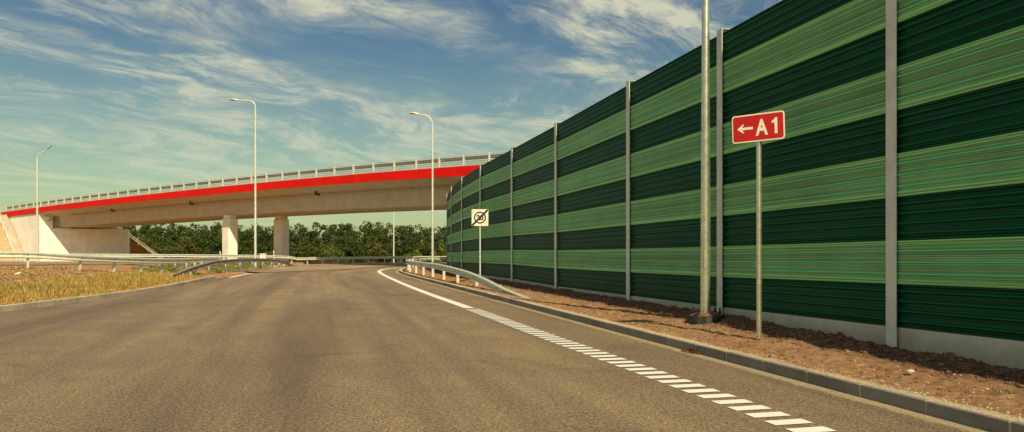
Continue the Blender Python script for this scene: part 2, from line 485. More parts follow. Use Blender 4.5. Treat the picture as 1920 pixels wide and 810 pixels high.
# stripes
e = catmull([(4.4, 1.2, 0), (3.6, 4.2, 0)] + [(x, y, 0) for x, y in EDGE[:5]], .5)
b = MB()
for p, t in walk(e, .353):
    if p.y > 22.6: break
    n = perp(t); zz = P(p.y) + .008
    w, l = .205, .10
    dd = random.uniform(-.006, .006)
    c = [p + n * (-w + dd) - t * l, p + n * (w + dd) - t * l, p + n * (w + dd) + t * l, p + n * (-w + dd) + t * l]
    b.add([(q.x, q.y, P(q.y) + .008) for q in c], [(0, 1, 2, 3)])
o = b.build('striped_edge_line', M['paint']); tag(o, kind='structure')
# far markings
def Gz(x, y): return G(x, y) + .055
def farline(w0, i0, i1, width, dash=None):
    b = MB(); 
    for i in range(i0, i1):
        if dash and (i % dash[1]) >= dash[0]: continue
        vs = []
        for j, ww in ((i, w0), (i, w0 + width), (i + 1, w0 + width), (i + 1, w0)):
            p, t = st[j]; q = p + perp(t) * ww; vs.append((q.x, q.y, G(q.x, q.y) + .05))
        b.add(vs, [(0, 1, 2, 3)])
    o = b.build('edge_line', M['paint']); tag(o, kind='structure')
farline(1.6, 5, len(st) - 5, .28)
farline(6.2, 5, len(st) - 5, .2, (4, 10))
farline(11.7, 30, 108, .28)

# ------------------------------------------------------------ noise barrier
bp_ = [(-3.0, None), (1.9, None), (6.75, None), (11.6, None), (16.4, None), (21.06, None), (27.3, 1.45), (33.1, -.05), (38.8, -1.58), (44.4, -2.83), (50.2, -3.85), (55.5, -4.56), (61, -4.9), (66, -4.75), (71, -4.0), (75, -2.4)]
BP = [Vector((8.57 - .258 * d if x is None else x + .12, d, 0)) for d, x in bp_]
def wbot(y): return lerp_tab([(0, .71), (9.4, .71), (16, .73), (27, .83), (33, .97), (39, 1.05), (60, 1.15), (80, 1.2)], y)
WTOP = 6.35
barrier = empty('noise_barrier', (BP[3].x, BP[3].y, 0))
tag(barrier, 'tall green striped noise barrier of ribbed steel panels between grey posts', 'noise barrier')
off = Vector(barrier.location)
PH = .62
def prof_light():
    pr = [(0, .0), (0, .055), (.062, .055), (.070, .040)]
    for c in (.15, .31, .47):
        pr += [(c - .022, .040), (c - .012, .060), (c + .004, .060), (c + .018, .040)]
    pr += [(.550, .040), (.558, .055), (.612, .055), (.62, .0)]
    return pr
def prof_dark():
    pr = [(0, .0), (0, .030), (.03, .030)]
    for c in (.09, .23, .37, .51):
        pr += [(c - .040, .006), (c - .020, .006), (c + .000, .042), (c + .016, .042), (c + .036, .012)]
    pr += [(.575, .006), (.59, .030), (.612, .030), (.62, .0)]
    return pr
PL, PD = prof_light(), prof_dark()
for i in range(len(BP) - 1):
    a, c = BP[i], BP[i + 1]; t = (c - a).normalized(); n = Vector((-t.y, t.x, 0)); L = (c - a).length   # n points to the road
    za, zc = wbot(a.y), wbot(c.y)
    for k in range(9):
        pr = PD if k % 2 == 0 else PL
        pm = MB(); pm.uv = []
        jz = random.uniform(-.002, .002); jn = random.uniform(-.003, .003)
        for (q, zb, uu) in ((a, za, 0.0), (c, zc, L)):
            sc = (WTOP - zb) / (9 * PH)
            for v, o_ in pr:
                pt = q + n * (o_ + .01 + jn) - off
                pm.v.append((pt.x, pt.y, zb + (k * PH + v) * sc + jz)); pm.uv.append((uu + i * 5.1 + k * 1.7, v))
        # back sheet closes the cassette
        nn = len(pr)
        for (q, zb, uu) in ((a, za, 0.0), (c, zc, L)):
            sc = (WTOP - zb) / (9 * PH)
            for v in (PH, 0):
                pt = q - n * .10 - off
                pm.v.append((pt.x, pt.y, zb + (k * PH + v) * sc)); pm.uv.append((uu, v))
        for j in range(nn - 1): pm.f.append((j, j + 1, nn + j + 1, nn + j)); pm.mi.append(0)
        q0 = 2 * nn
        pm.f += [(nn - 1, q0, q0 + 2, 2 * nn - 1), (q0, q0 + 1, q0 + 3, q0 + 2), (q0 + 1, 0, nn, q0 + 3)]; pm.mi += [0] * 3
        pm.build('dark_panel' if k % 2 == 0 else 'light_panel', M['panel_dark'] if k % 2 == 0 else M['panel_light'], barrier)
    pb = MB()
    rings = []
    for q, zb in ((a, za), (c, zc)):
        pts = [(.045, -1.3), (.045, -.012), (.035, -.002), (-.09, -.002), (-.09, -1.3)]
        rings.append([(q.x + n.x * u - off.x, q.y + n.y * u - off.y, zb + v) for u, v in pts])
    pb.sweep(rings); pb.build('base_slab', M['plinth'], barrier)
for i, p in enumerate(BP):
    t = (BP[min(i + 1, len(BP) - 1)] - BP[max(i - 1, 0)]).normalized(); rz = math.atan2(t.y, t.x)
    pm = MB(); h = WTOP + .05
    c = p - off; n = Vector((-t.y, t.x, 0))
    def bx(cn, ct, sn, stt): 
        q = c + n * cn + t * ct; pm.box((q.x, q.y, (h - .6) / 2), (stt, sn, h + .6), rz)
    bx(.093, 0, .014, .21); bx(-.125, 0, .014, .21); bx(-.016, 0, .2, .012)
    pm.box((c.x + n.x * -.015, c.y + n.y * -.015, h + .006), (.21, .24, .008), rz)
    pm.build('post', M['barrier_post'], barrier)

# ------------------------------------------------------------ guardrails
WP = [(0, -.155), (.030, -.152), (.100, -.118), (.100, -.085), (.006, -.040), (.006, .040), (.100, .085), (.100, .118), (.030, .152), (0, .155)]
WPF = WP + [(a - .006, b_) for a, b_ in reversed(WP)]
def post_mesh():
    b = MB()
    prof = [(-.045, -.065), (.045, -.065), (.045, .065), (.030, .065), (.030, -.052), (-.030, -.052), (-.030, .065), (-.045, .065)]
    b.prism(prof, lambda u, v, z: (u, v, z), -1.2, 0)
    return b
def guardrail(label, path, heights, face, spacing, group=None, gz=None, spacer=True, mat='galv', cat='guardrail', start=1.0, postlen=None):
    """path: Vector list (x,y); heights: function(arc fraction index) -> top above ground; face = +1 right of travel"""
    pts = catmull([(p[0], p[1], 0) for p in path], .7)
    hp = [(p[0], p[1], h) for p, h in zip(path, heights)]
    hts = catmull([(p[0], p[1], h * 1.0) for p, h in zip(path, heights)], .7)
    # same parameterisation: interpolate height by arc length
    def arc(pp): 
        L = [0]
        for a, b_ in zip(pp, pp[1:]): L.append(L[-1] + (b_ - a).length)
        return L
    L = arc(pts); keyL = []; 
    ctrl = [Vector((p[0], p[1], 0)) for p in path]
    for c in ctrl:
        j = min(range(len(pts)), key=lambda q: (pts[q] - c).length); keyL.append(L[j])
    tab = list(zip(keyL, heights))
    root = empty('guardrail', (pts[0].x, pts[0].y, G(pts[0].x, pts[0].y)))
    tag(root, label, cat, group); off = Vector(root.location)
    def hz(s): 
        # smoothed height
        return (lerp_tab(tab, s - 1) + lerp_tab(tab, s) * 2 + lerp_tab(tab, s + 1)) / 4
    rings = []; n_ = len(pts)
    for i, p in enumerate(pts):
        t = (pts[min(i + 1, n_ - 1)] - pts[max(i - 1, 0)]).normalized(); q = perp(t) * face
        gr = G(p.x, p.y); zt = gr + hz(L[i]) - .155
        rings.append([(p.x + q.x * (u + .12) - off.x, p.y + q.y * (u + .12) - off.y, zt + v - off.z) for u, v in WPF])
    b = MB(); b.sweep(rings); b.build('rail', M[mat], root, smooth=False)
    pmesh = None; acc = walk(pts, spacing, start); s = start
    bolts = MB()
    for p, t in acc:
        h = hz(s); s += spacing
        gr = G(p.x, p.y)
        if h < .2: continue
        if pmesh is None:
            po = post_mesh().build('post', M['galv'], root); pmesh = po
            sp = MB(); sp.box((0, 0, 0), (.10, .11, .20), bev=.012); spm = sp.build('spacer', M['galv_dull'], root)
        else:
            po = pmesh.copy(); link(po, root); spn = spm.copy(); link(spn, root); 
        s_obj = spm if po is pmesh else spn
        rz = math.atan2(t.y, t.x)
        po.location = (p.x - off.x, p.y - off.y, gr + h - .05 - off.z); po.rotation_euler = (0, 0, rz)
        q = perp(t) * face
        s_obj.location = (p.x + q.x * .075 - off.x, p.y + q.y * .075 - off.y, gr + h - .155 - off.z); s_obj.rotation_euler = (0, 0, rz)
        c = p + q * .137 - off
        bolts.box((c.x, c.y, gr + h - .155 - off.z), (.035, .022, .035), rz)
    if bolts.v: bolts.build('bolts', M['sign_black'], root)
    return root
guardrail('steel guardrail behind the right kerb with a ramped end, beside the noise barrier',
          [(.95, 24.2), (-.1, 28), (-.85, 31), (-1.72, 34.2), (-2.8, 38.2), (-3.85, 42.5), (-5.4, 48.8), (-6.5, 53.5), (-7.4, 57.5), (-8.0, 62), (-8.4, 67), (-8.45, 71.5), (-7.9, 75.5), (-6.4, 78.6), (-3.6, 80.8), (1, 82.4), (11, 84.3)],
          [-.08, .15, .38, .60, .74, .80] + [.80] * 11, -1, 4.0, start=1.4)
guardrail('short humped steel guardrail on the left with both ends sloping into the ground',
          [(-17.6, 39.6), (-18.3, 45), (-18.9, 50.3), (-19.4, 55.5), (-19.9, 60.5), (-20.5, 66), (-21.2, 72), (-22.4, 80), (-22.9, 86)],
          [-.05, .48, .84, .92, .92, .88, .76, .34, -.05], 1, 4.0, mat='rail_brown', start=2.4)
guardrail('steel guardrail running across the dry grass in front of the bridge abutment',
          [(-60, 24), (-40, 31), (-28, 35.6), (-22.4, 38.6), (-20.9, 43), (-20.7, 49), (-21.8, 56), (-23.6, 64), (-25.6, 72)],
          [.78] * 7 + [.6, .1], 1, 2.4, start=1.2)
guardrail('long distant steel guardrail curving along the far road below the bridge',
          [(p.x, p.y) for p in RB[::6]], [.8] * len(RB[::6]), 1, 2.0)

# ------------------------------------------------------------ bridge
bd = Vector((-.774, .633, 0)); bpv = Vector((.633, .774, 0)); F0 = Vector((-40.7, 100, 0))
ZT = [(45, 9.2), (60, 9.6), (69, 10.03), (77.7, 10.33), (90, 10.56), (102, 10.64), (118, 10.62), (130, 10.52), (140, 10.30), (160, 9.9), (200, 9.2)]
def ztop(t):
    d = 100 + t * .633
    return sum(lerp_tab(ZT, d + k) for k in (-8, -4, 0, 4, 8)) / 5
def B(t, w, z): 
    p = F0 + bd * t + bpv * w; return Vector((p.x, p.y, z))
T0, T1, TAB = -80.0, 62.7, 46.8
bridge = empty('road_bridge', B(0, 5, 0)); tag(bridge, 'long curved concrete road bridge with a bright red edge strip, on pillars', 'bridge')
off = Vector(bridge.location)
def brings(prof, t0, t1, step):
    n = max(1, int(round((t1 - t0) / step))); rg = []
    for i in range(n + 1):
        t = t0 + (t1 - t0) * i / n; zt = ztop(t)
        rg.append([B(t, w, zt + z) - off for w, z in prof])
    return rg
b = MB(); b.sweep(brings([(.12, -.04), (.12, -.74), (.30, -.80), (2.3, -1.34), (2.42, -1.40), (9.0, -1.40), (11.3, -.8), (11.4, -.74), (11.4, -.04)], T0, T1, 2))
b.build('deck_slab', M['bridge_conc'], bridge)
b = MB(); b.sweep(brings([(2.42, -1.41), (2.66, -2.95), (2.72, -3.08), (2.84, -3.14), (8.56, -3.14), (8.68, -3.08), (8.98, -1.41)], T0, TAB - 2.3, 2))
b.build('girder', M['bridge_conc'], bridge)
for w0, w1 in ((0.0, .115), (11.405, 11.52)):
    b = MB(); t = T0
    while t < T1 - .1:
        t2 = min(t + 3.0, T1)
        b.sweep(brings([(w0, .06), (w0, -.78), (w1, -.78), (w1, .06)], t + .018, t2 - .018, 3)); t = t2
    b.build('red_fascia', M['red'], bridge)
b = MB(); b.sweep(brings([(.13, .0), (.13, .14), (1.2, .14), (1.2, .0)], T0, T1, 2)); b.build('edge_kerb', M['bridge_conc'], bridge)
# drain pipe with hangers below the overhang
b = MB(); pts = [B(T0 + 2 * i, 2.12, ztop(T0 + 2 * i) - 1.52) - off for i in range(int((TAB - 4 - T0) / 2))]
b.tube(pts, .085, 8); b.build('drain_pipe', M['galv_dull'], bridge, smooth=True)
b = MB(); t = T0 + 1
while t < TAB - 5:
    p = B(t, 2.12, ztop(t) - 1.36) - off; b.box(p, (.05, .05, .34), .68); 
    if int(t) % 3 == 0: 
        p = B(t + .8, 1.3, ztop(t) - 1.14) - off; b.box(p, (.06, .06, .20), .68)
    t += 3.1
b.build('pipe_hangers', M['galv_dull'], bridge)
for t in (2.0, -24.0, -50.0, 24.0):
    b = MB(); p0 = B(t, 1.6, ztop(t) - 1.1) - off; p1 = B(t, 2.1, ztop(t) - 1.5) - off
    b.tube([p0, p0 + Vector((0, 0, -.35)), p1], .12, 8); b.build('drain_outlet', M['black'], bridge)
# railing
def railing(w, inner, t0, t1):
    for dz, r_, nm in ((1.06, .035, 'handrail'),):
        b = MB(); n = int((t1 - t0) / 2)
        b.tube([B(t0 + (t1 - t0) * i / n, w, ztop(t0 + (t1 - t0) * i / n) + dz) - off for i in range(n + 1)], r_, 8); b.build(nm, M['galv'], bridge, smooth=True)
    b = MB(); prof = [(w + inner * (u + .16), v * 1.0 + .78) for u, v in WPF]
    b.sweep(brings(prof, t0, t1, 2)); b.build('crash_rail', M['galv_dull'], bridge)
    for zz in (.26, .44):
        b = MB(); b.sweep(brings([(w + inner * .02, zz), (w + inner * .02, zz + .08), (w + inner * .06, zz + .08), (w + inner * .06, zz)], t0, t1, 2)); b.build('lower_rail', M['galv_dull'], bridge)
    first = None; t = t0 + .2; rz = math.atan2(bd.y, bd.x)
    while t < t1:
        if first is None:
            b = MB(); b.box((0, 0, .53), (.15, .012, 1.06)); b.box((.0, .055, .53), (.10, .10, 1.06)); b.box((0, 0, .01), (.2, .3, .02))
            s = inner * 1
            b.box((0, -.14 * s, .72), (.10, .22, .12)); b.prism([(0, .3), (-.22 * s, .66), (0, .66)], lambda u, v, x: (x, u, v), -.01, .01)
            po = b.build('railing_post', M['galv'], bridge); first = po
        else: po = first.copy(); link(po, bridge)
        po.location = B(t, w, ztop(t) + .06) - off; po.rotation_euler = (0, 0, rz); t += 3.0
railing(.32, 1, T0, T1 - .5)
railing(11.2, -1, T0, T1 - .5)
# piers
def pier(px, py, ztopw, name='pier'):
    b = MB(); rz = math.atan2(bd.y, bd.x); z0 = 0.6
    b.box((px - off.x, py - off.y, (z0 + ztopw - .35) / 2), (1.72, 1.28, ztopw - .35 - z0), rz, bev=.16)
    b.box((px - off.x, py - off.y, ztopw - .18), (1.25, 1.0, .34), rz)
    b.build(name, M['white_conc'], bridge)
pier(-34.9, 99.0, 7.50); pier(-29.0, 100.6, 7.50)
# abutment: front wall is skewed, wing wall follows the red edge
sk = Vector((.952, .306, 0)); N0 = B(TAB, .25, 0)
b = MB(); rg = []
nb = Vector((-.306, .952, 0))
shelf = 7.20
def quadprism(p0, p1, thick, z0, z1, nrm):
    vs = []
    for z in (z0, z1):
        for q in (p0, p1, p1 + nrm * thick, p0 + nrm * thick): vs.append(Vector((q.x, q.y, z)) - off)
    b.add(vs, [(0, 3, 2, 1), (4, 5, 6, 7), (0, 1, 5, 4), (1, 2, 6, 5), (2, 3, 7, 6), (3, 0, 4, 7)])
quadprism(N0 + sk * 2.0, N0 + sk * 13.1, 2.2, 0, shelf, nb)
quadprism(N0, N0 + sk * 2.0, 2.2, 0, ztop(TAB) - .84, nb)
quadprism(N0 + sk * 2.0 + nb * 1.5, N0 + sk * 11 + nb * 1.5, .7, shelf + .002, ztop(TAB) - .84, nb)
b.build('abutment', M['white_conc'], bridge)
b = MB(); poly = [(TAB - .3, 0), (TAB + 4.0, 0), (TAB + 13.2, ztop(TAB + 13) - .83), (TAB - .3, ztop(TAB) - .83)]
fn = lambda u, v, w: B(u, w, v) - off
b.prism(poly, fn, .22, .75); b.build('wing_wall', M['white_conc'], bridge)
b = MB(); b.box(B(TAB - 3.0, 4.5, 7.33) - off, (.8, .8, .22), .7); b.box(B(TAB - 3.6, 7.0, 7.33) - off, (.8, .8, .22), .7); b.build('bearings', M['black'], bridge)
b = MB(); p0 = B(TAB - .3, .9, ztop(TAB) - 1.25) - off
b.tube([p0, p0 + Vector((.9, -.1, -.1)), p0 + Vector((1.5, -.1, -.5)), p0 + Vector((.6, -.1, -.8))], .1, 8); b.build('drain_elbow', M['galv_dull'], bridge)

# embankment with cone ends
g = MB()
def E(t, w, z): p = F0 + bd * t + bpv * w; return (p.x, p.y, z)
t1 = TAB + 13.4; top = ztop(t1) - .3
apx = E(t1, .15, top)
arc_ = []
for k in range(9):
    a = k / 8 * math.pi / 2
    arc_.append(E(t1 - 9.6 * math.cos(a), .15 - 13 * math.sin(a), 1.2))
g.add([apx] + arc_, [(0, k, k + 1) for k in range(1, 9)])
g.add([apx, arc_[-1], E(200, -13, 0.5), E(200, .15, 9.2)], [(0, 1, 2, 3)])
g.add([apx, E(200, .15, 9.2), E(200, 11.3, 9.2), E(t1 - 6, 11.3, top), E(TAB + 3, 11.3, top), E(TAB + 3, .8, top)], [(0, 1, 2, 3, 4, 5)])
# far corner cone
cc = N0 + sk * 9.6 + nb * 14; ap2 = (cc.x, cc.y, 7.9)
arc2 = []
for k in range(9):
    a = k / 8 * math.pi * .8; d = sk * math.cos(a - .35) * 9.4 + nb * math.sin(a - .35) * 10
    arc2.append((cc.x + d.x, cc.y + d.y, 1.0))
base0 = cc - nb * 1.0
g.add([ap2] + arc2, [(0, k, k + 1) for k in range(1, 9)])
fr = (cc + sk * .0 - nb * 1.05)
g.add([ap2, E(t1 - 6, 11.3, top), E(200, 11.3, 9.2), E(200, 25, .5), arc2[-1]], [(0, 1, 2, 3, 4)])
o = g.build('embankment', M['sand']); tag(o, kind='structure')

# stairs down the cone
P0 = Vector(E(t1 - .6, -.35, top - .35)); P1 = Vector(E(t1 - 9.3, -.35, 1.5))
stair = empty('embankment_stairs', P1); tag(stair, 'narrow concrete stair with white handrail beside the bridge wing wall', 'stairs'); off2 = P1.copy()
b = MB(); NS = 40
for k in range(NS):
    q = P0.lerp(P1, (k + .5) / NS) - bpv * .45 - off2; b.box((q.x, q.y, q.z - .1), (.30, 1.1, .42), math.atan2(bd.y, bd.x))
b.build('steps', M['bridge_conc'], stair)
b = MB()
a0 = P0 - bpv * 1.25 - off2; a1 = P1 - bpv * 1.25 - off2
for h in (.55, 1.0): b.tube([a0 + Vector((0, 0, h)), a1 + Vector((0, 0, h))], .045, 8)
b.build('handrail', M['white_plastic'], stair, smooth=True)
for k in range(7):
    q = a0.lerp(a1, k / 6); b = MB(); b.tube([q - Vector((0, 0, .2)), q + Vector((0, 0, 1.0))], .035, 8); b.build('handrail_post', M['white_plastic'], stair)
# low railing down the far cone
b = MB(); s0 = Vector(ap2) + Vector((.3, -.5, -.3)); s1 = Vector(arc2[0]) + Vector((0, -.4, .3))
fr_ = empty('slope_railing', s1); tag(fr_, 'thin metal railing going down the sandy slope right of the abutment', 'railing')
b.tube([s0 + Vector((0, 0, .6)) - s1, Vector((0, 0, .6))], .05, 8); b.build('handrail', M['galv_dull'], fr_)
for k in range(6):
    q = s0.lerp(s1, k / 5) - s1; b = MB(); b.tube([q - Vector((0, 0, .3)), q + Vector((0, 0, .6))], .035, 6); b.build('handrail_post', M['galv_dull'], fr_)

# ------------------------------------------------------------ lamps
def lamp(x, y, zb, H, arm, r0, r1, label, ang=math.pi, rise=.25, bend=.9, head=.75, steel='pole'):
    """arm: reach, ang: horizontal heading of the arm"""
    root = empty('street_lamp', (x, y, zb)); tag(root, label, 'street lamp', 'tall lamp posts beside the roads')
    b = MB(); d = Vector((math.cos(ang), math.sin(ang), 0))
    hs = H - rise - bend
    b.tube([(0, 0, -.3), (0, 0, .6), (0, 0, hs * .5), (0, 0, hs)], [r0, r0, (r0 + r1) / 2, r1], 20); b.build('pole', M[steel], root, smooth=True)
    pts = [Vector((0, 0, hs - .01))]
    for k in range(1, 9):
        a = k / 8 * math.pi / 2 * (.92)
        pts.append(Vector((0, 0, hs)) + d * (bend * (1 - math.cos(a))) + Vector((0, 0, bend * math.sin(a))))
    end = Vector((0, 0, H)) + d * arm; pts.append(end)
    b = MB(); b.tube(pts, [r1 * .8] * 9 + [r1 * .62], 12); b.build('arm', M[steel], root, smooth=True)
    # cobra style head
    b = MB(); side = Vector((-d.y, d.x, 0)); dd = (pts[-1] - pts[-2]).normalized(); up = side.cross(dd) * -1
    if up.z < 0: up = -up
    rings = []
    for s_, w, h in ((-.05, .05, .05), (.05, .075, .07), (.22, .13, .11), (.55, .155, .12), (.8, .13, .09), (.95, .07, .05), (1.0, .02, .02)):
        c = end + dd * (s_ * head); rings.append([c + side * (w * math.cos(a)) + up * (h * math.sin(a) * (1.0 if math.sin(a) > 0 else .35)) for a in [2 * math.pi * k / 14 for k in range(14)]])
    b.sweep(rings); hd = b.build('lamp_head', M['lamp_head'], root, smooth=True)
    b = MB(); rings = []
    for s_, w, h in ((.32, .02, .02), (.4, .09, .05), (.6, .11, .065), (.8, .09, .05), (.88, .02, .02)):
        c = end + dd * (s_ * head) - up * .028; rings.append([c + side * (w * math.cos(a)) - up * (h * abs(math.sin(a)) if True else 0) * (1 if math.sin(a) >= 0 else -.2) for a in [2 * math.pi * k / 12 for k in range(12)]])
    b.sweep(rings); b.build('glass_bowl', M['lamp_glass'], hd, smooth=True)
    b = MB(); b.box((-r0 * .2, -r0 * .93, 1.1), (.07, .02, .35), 0, bev=.004)
    b.build('service_door', M[steel], root)
    return root
big = lamp(3.775, 15.6, .60, 12.5, 2.2, .100, .045, 'thick close lamp post bolted to a dark footing in front of the noise barrier')
lamp(-21.17, 66, 1.2, 13.85, 1.42, .10, .062, 'white lit lamp post with a straight left arm behind the humped guardrail', rise=.05, bend=.55, head=.8, steel='galv')
lamp(-6.75, 68, 1.15, 13.1, 1.12, .10, .058, 'lamp post with a short curved arm standing beside the barrier end', rise=.05, bend=.85, head=.92, steel='galv')
lamp(-54.6, 92, 1.45, 13.2, 1.05, .13, .08, 'leftmost lamp post, in front of the abutment, its arm turned right', ang=0.0, rise=.45, bend=.5, head=.8, steel='galv')
lamp(-20.7, 140, 1.25, 11.6, 1.8, .12, .08, 'most distant lamp post, its top hidden behind the bridge girder', steel='galv')

# footing of the close lamp
foot = empty('lamp_footing', (3.80, 15.6, .44)); foot.scale = (.9, .9, 1); tag(foot, 'rough dark concrete footing with bolts under the close lamp post', 'footing')
b = MB(); rg = []
for z, r_ in ((-.25, .40), (-.02, .43), (.08, .42), (.17, .40), (.20, .36)):
    rg.append([(r_ * (1 + .10 * noise.noise(Vector((math.cos(a) * 2, math.sin(a) * 2, z * 9)))) * math.cos(a), r_ * .85 * (1 + .10 * noise.noise(Vector((math.cos(a) * 3, math.sin(a) * 3, z * 7 + 4)))) * math.sin(a), z + .012 * noise.noise(Vector((a * 3, z * 30, 0)))) for a in [2 * math.pi * k / 28 for k in range(28)]])
b.sweep(rg); b.build('concrete_block', M['black'], foot)
b = MB(); rg = []
for z, r_ in ((.17, .39), (.19, .37), (.225, .24), (.235, .12)):
    rg.append([(r_ * math.cos(a), r_ * .85 * math.sin(a), z + .02 * noise.noise(Vector((math.cos(a) * 3, math.sin(a) * 3, z * 20)))) for a in [2 * math.pi * k / 28 for k in range(28)]])
b.sweep(rg); b.build('soil_cover', M['clod'], foot)
for sx, sy in ((-1, -1), (1, -1), (1, 1), (-1, 1)):
    b = MB(); b.tube([(sx * .23, sy * .2, .15), (sx * .23, sy * .2, .33)], .020, 8); b.tube([(sx * .23, sy * .2, .23), (sx * .23, sy * .2, .27)], .036, 6)
    b.build('bolt', M['black'], foot)

# ------------------------------------------------------------ signs
def rrect(w, h, r, n=5):
    out = []
    for cx, cz, a0 in ((w / 2 - r, h / 2 - r, 0), (-w / 2 + r, h / 2 - r, 90), (-w / 2 + r, -h / 2 + r, 180), (w / 2 - r, -h / 2 + r, 270)):
        for k in range(n + 1):
            a = R(a0 + 90 * k / n); out.append((cx + r * math.cos(a), cz + r * math.sin(a)))
    return out
def text_mesh(txt, size, x, z, y, mat, parent, name='lettering', offset=0.0, sx=1.0):
    cu = bpy.data.curves.new('t', 'FONT'); cu.body = txt; cu.size = size; cu.align_x = 'CENTER'; cu.align_y = 'CENTER'; cu.extrude = .0012; cu.offset = offset
    cu.resolution_u = 6
    ob = bpy.data.objects.new('t', cu); COL.objects.link(ob)
    dg = bpy.context.evaluated_depsgraph_get(); dg.update()
    me = bpy.data.meshes.new_from_object(ob.evaluated_get(dg)); bpy.data.objects.remove(ob)
    xs = [v.co.x for v in me.vertices]; zs = [v.co.y for v in me.vertices]
    cx, cz = (min(xs) + max(xs)) / 2, (min(zs) + max(zs)) / 2
    for v in me.vertices: v.co = Vector(((v.co.x - cx) * sx + x, y - v.co.z, v.co.y - cz + z))
    me.materials.clear(); me.materials.append(mat); me.name = name
    return link(bpy.data.objects.new(name, me), parent)
fnz = lambda u, v, y: (u, y, v)
# A1
zg = G(4.03, 13); s1 = empty('road_sign', (4.0, 13.0, zg), R(-33)); tag(s1, 'red A1 direction sign with left arrow on a steel pole in the verge', 'road sign')
b = MB(); b.tube([(0, .05, -.5), (0, .05, 3.60)], .042, 16); b.build('pole', M['pole'], s1, smooth=True)
SZ = 3.45
b = MB(); b.prism(rrect(1.03, .475, .05), fnz, -.012, .006); pl = b.build('sign_plate', M['sign_white'], s1)
b = MB(); b.prism(rrect(.985, .43, .035), fnz, -.0155, -.0125); rf = b.build('red_face', M['sign_red'], s1)
t_ = text_mesh('A', .375, .075, -.002, -.0175, M['sign_white'], s1, offset=.011, sx=.86)
b = MB(); b.prism([(.325, -.135), (.378, -.135), (.378, .135), (.335, .135), (.322, .105), (.275, .085), (.275, .040), (.325, .058)], fnz, -.0187, -.0157); t2_ = b.build('lettering', M['sign_white'], s1)
b = MB(); b.prism([(-.41, 0), (-.30, .075), (-.27, .075), (-.315, .022), (-.10, .022), (-.10, -.022), (-.315, -.022), (-.27, -.075), (-.30, -.075)], fnz, -.0187, -.0157); ar = b.build('arrow', M['sign_white'], s1)
b = MB(); b.box((0, .03, .12), (.16, .05, .03)); b.box((0, .03, -.12), (.16, .05, .03)); br = b.build('bracket', M['galv_dull'], s1)
for o_ in (pl, rf, t_, t2_, ar, br): o_.location = (0, 0, SZ); o_.rotation_euler = (0, R(-1.5), 0); o_.scale = (.82, 1, .95)
# end of 20
zg = G(-1.4, 35); s2 = empty('road_sign', (-1.40, 35.0, zg), R(-3)); tag(s2, 'square white end of 20 speed limit sign with a black slash on a pole', 'road sign')
b = MB(); b.tube([(0, .05, -.5), (0, .05, 2.9)], .035, 12); b.build('pole', M['galv'], s2, smooth=True)
SZ = 1.65 + 84 * 35 / 1500 - zg
b = MB(); b.prism(rrect(.73, .73, .03), fnz, -.01, .006); pl = b.build('sign_plate', M['sign_white'], s2)
b = MB(); n = 40; ro, ri = .265, .208
vs = [(r_ * math.cos(2 * math.pi * k / n), y_, r_ * math.sin(2 * math.pi * k / n)) for (r_, y_) in ((ro, -.0105), (ri, -.0105), (ri, -.014), (ro, -.014)) for k in range(n)]
fs = []
for j in range(4):
    for k in range(n): fs.append((j * n + k, j * n + (k + 1) % n, ((j + 1) % 4) * n + (k + 1) % n, ((j + 1) % 4) * n + k))
b.add(vs, fs); rg_ = b.build('ring', M['sign_black'], s2)
t_ = text_mesh('20', .31, 0, 0, -.0145, M['sign_black'], s2, offset=.013, sx=.95)
b = MB(); a = .353; h_ = .050
b.prism([(-a, -a + h_ * 1.2), (-a, -a), (-a + h_ * 1.2, -a), (a, a - h_ * 1.2), (a, a), (a - h_ * 1.2, a)], fnz, -.020, -.0165); sl = b.build('slash', M['sign_black'], s2)
for o_ in (pl, rg_, t_, sl): o_.location = (0, 0, SZ)

# ------------------------------------------------------------ small things
zc = G(-20.95, 67); cab = empty('utility_cabinet', (-20.95, 67.4, zc)); tag(cab, 'small white cabinet standing beside the second lamp post behind the guardrail', 'cabinet')
b = MB(); b.box((0, 0, .88), (.50, .35, .62), bev=.02); b.build('body', M['white_plastic'], cab)
b = MB(); b.box((0, 0, .15), (.18, .16, .5)); b.build('plinth', M['galv_dull'], cab)
b = MB(); b.box((0, 0, 1.21), (.56, .42, .05), bev=.015); b.build('lid', M['white_plastic'], cab)
for x, y, h, lb in ((-32.1, 88, 1.22, 'short white marker post left of the front pillar'), (-27.4, 92, 1.35, 'short white marker post left of the darker rear pillar')):
    d = empty('marker_post', (x, y, G(x, y))); tag(d, lb, 'marker post', 'white marker posts behind the far guardrail')
    b = MB(); b.prism([(-.055, -.03), (.055, -.03), (.04, .05), (-.04, .05)], lambda u, v, z: (u, v, z), -.2, h); b.build('post', M['white_plastic'], d)
    b = MB(); b.box((0, -.034, h - .35), (.05, .006, .18)); b.build('reflector', M['sign_red'], d)
# crumpled bottle in grass
b = MB(); b.tube([(-.16, 0, 0), (-.13, 0, .0), (-.05, .01, .01), (.04, -.01, .0), (.10, .0, .02), (.14, .01, .03), (.18, .01, .035)], [.03, .055, .05, .056, .05, .022, .02], 10)
o = b.build('plastic_bottle', M['white_plastic'], smooth=True); o.location = (-18.9, 30.6, G(-18.9, 30.6) + .22); o.rotation_euler = (0, -.2, .5); o.scale = (.62,) * 3
tag(o, 'crumpled white plastic bottle lying in the dry grass on the left', 'litter')
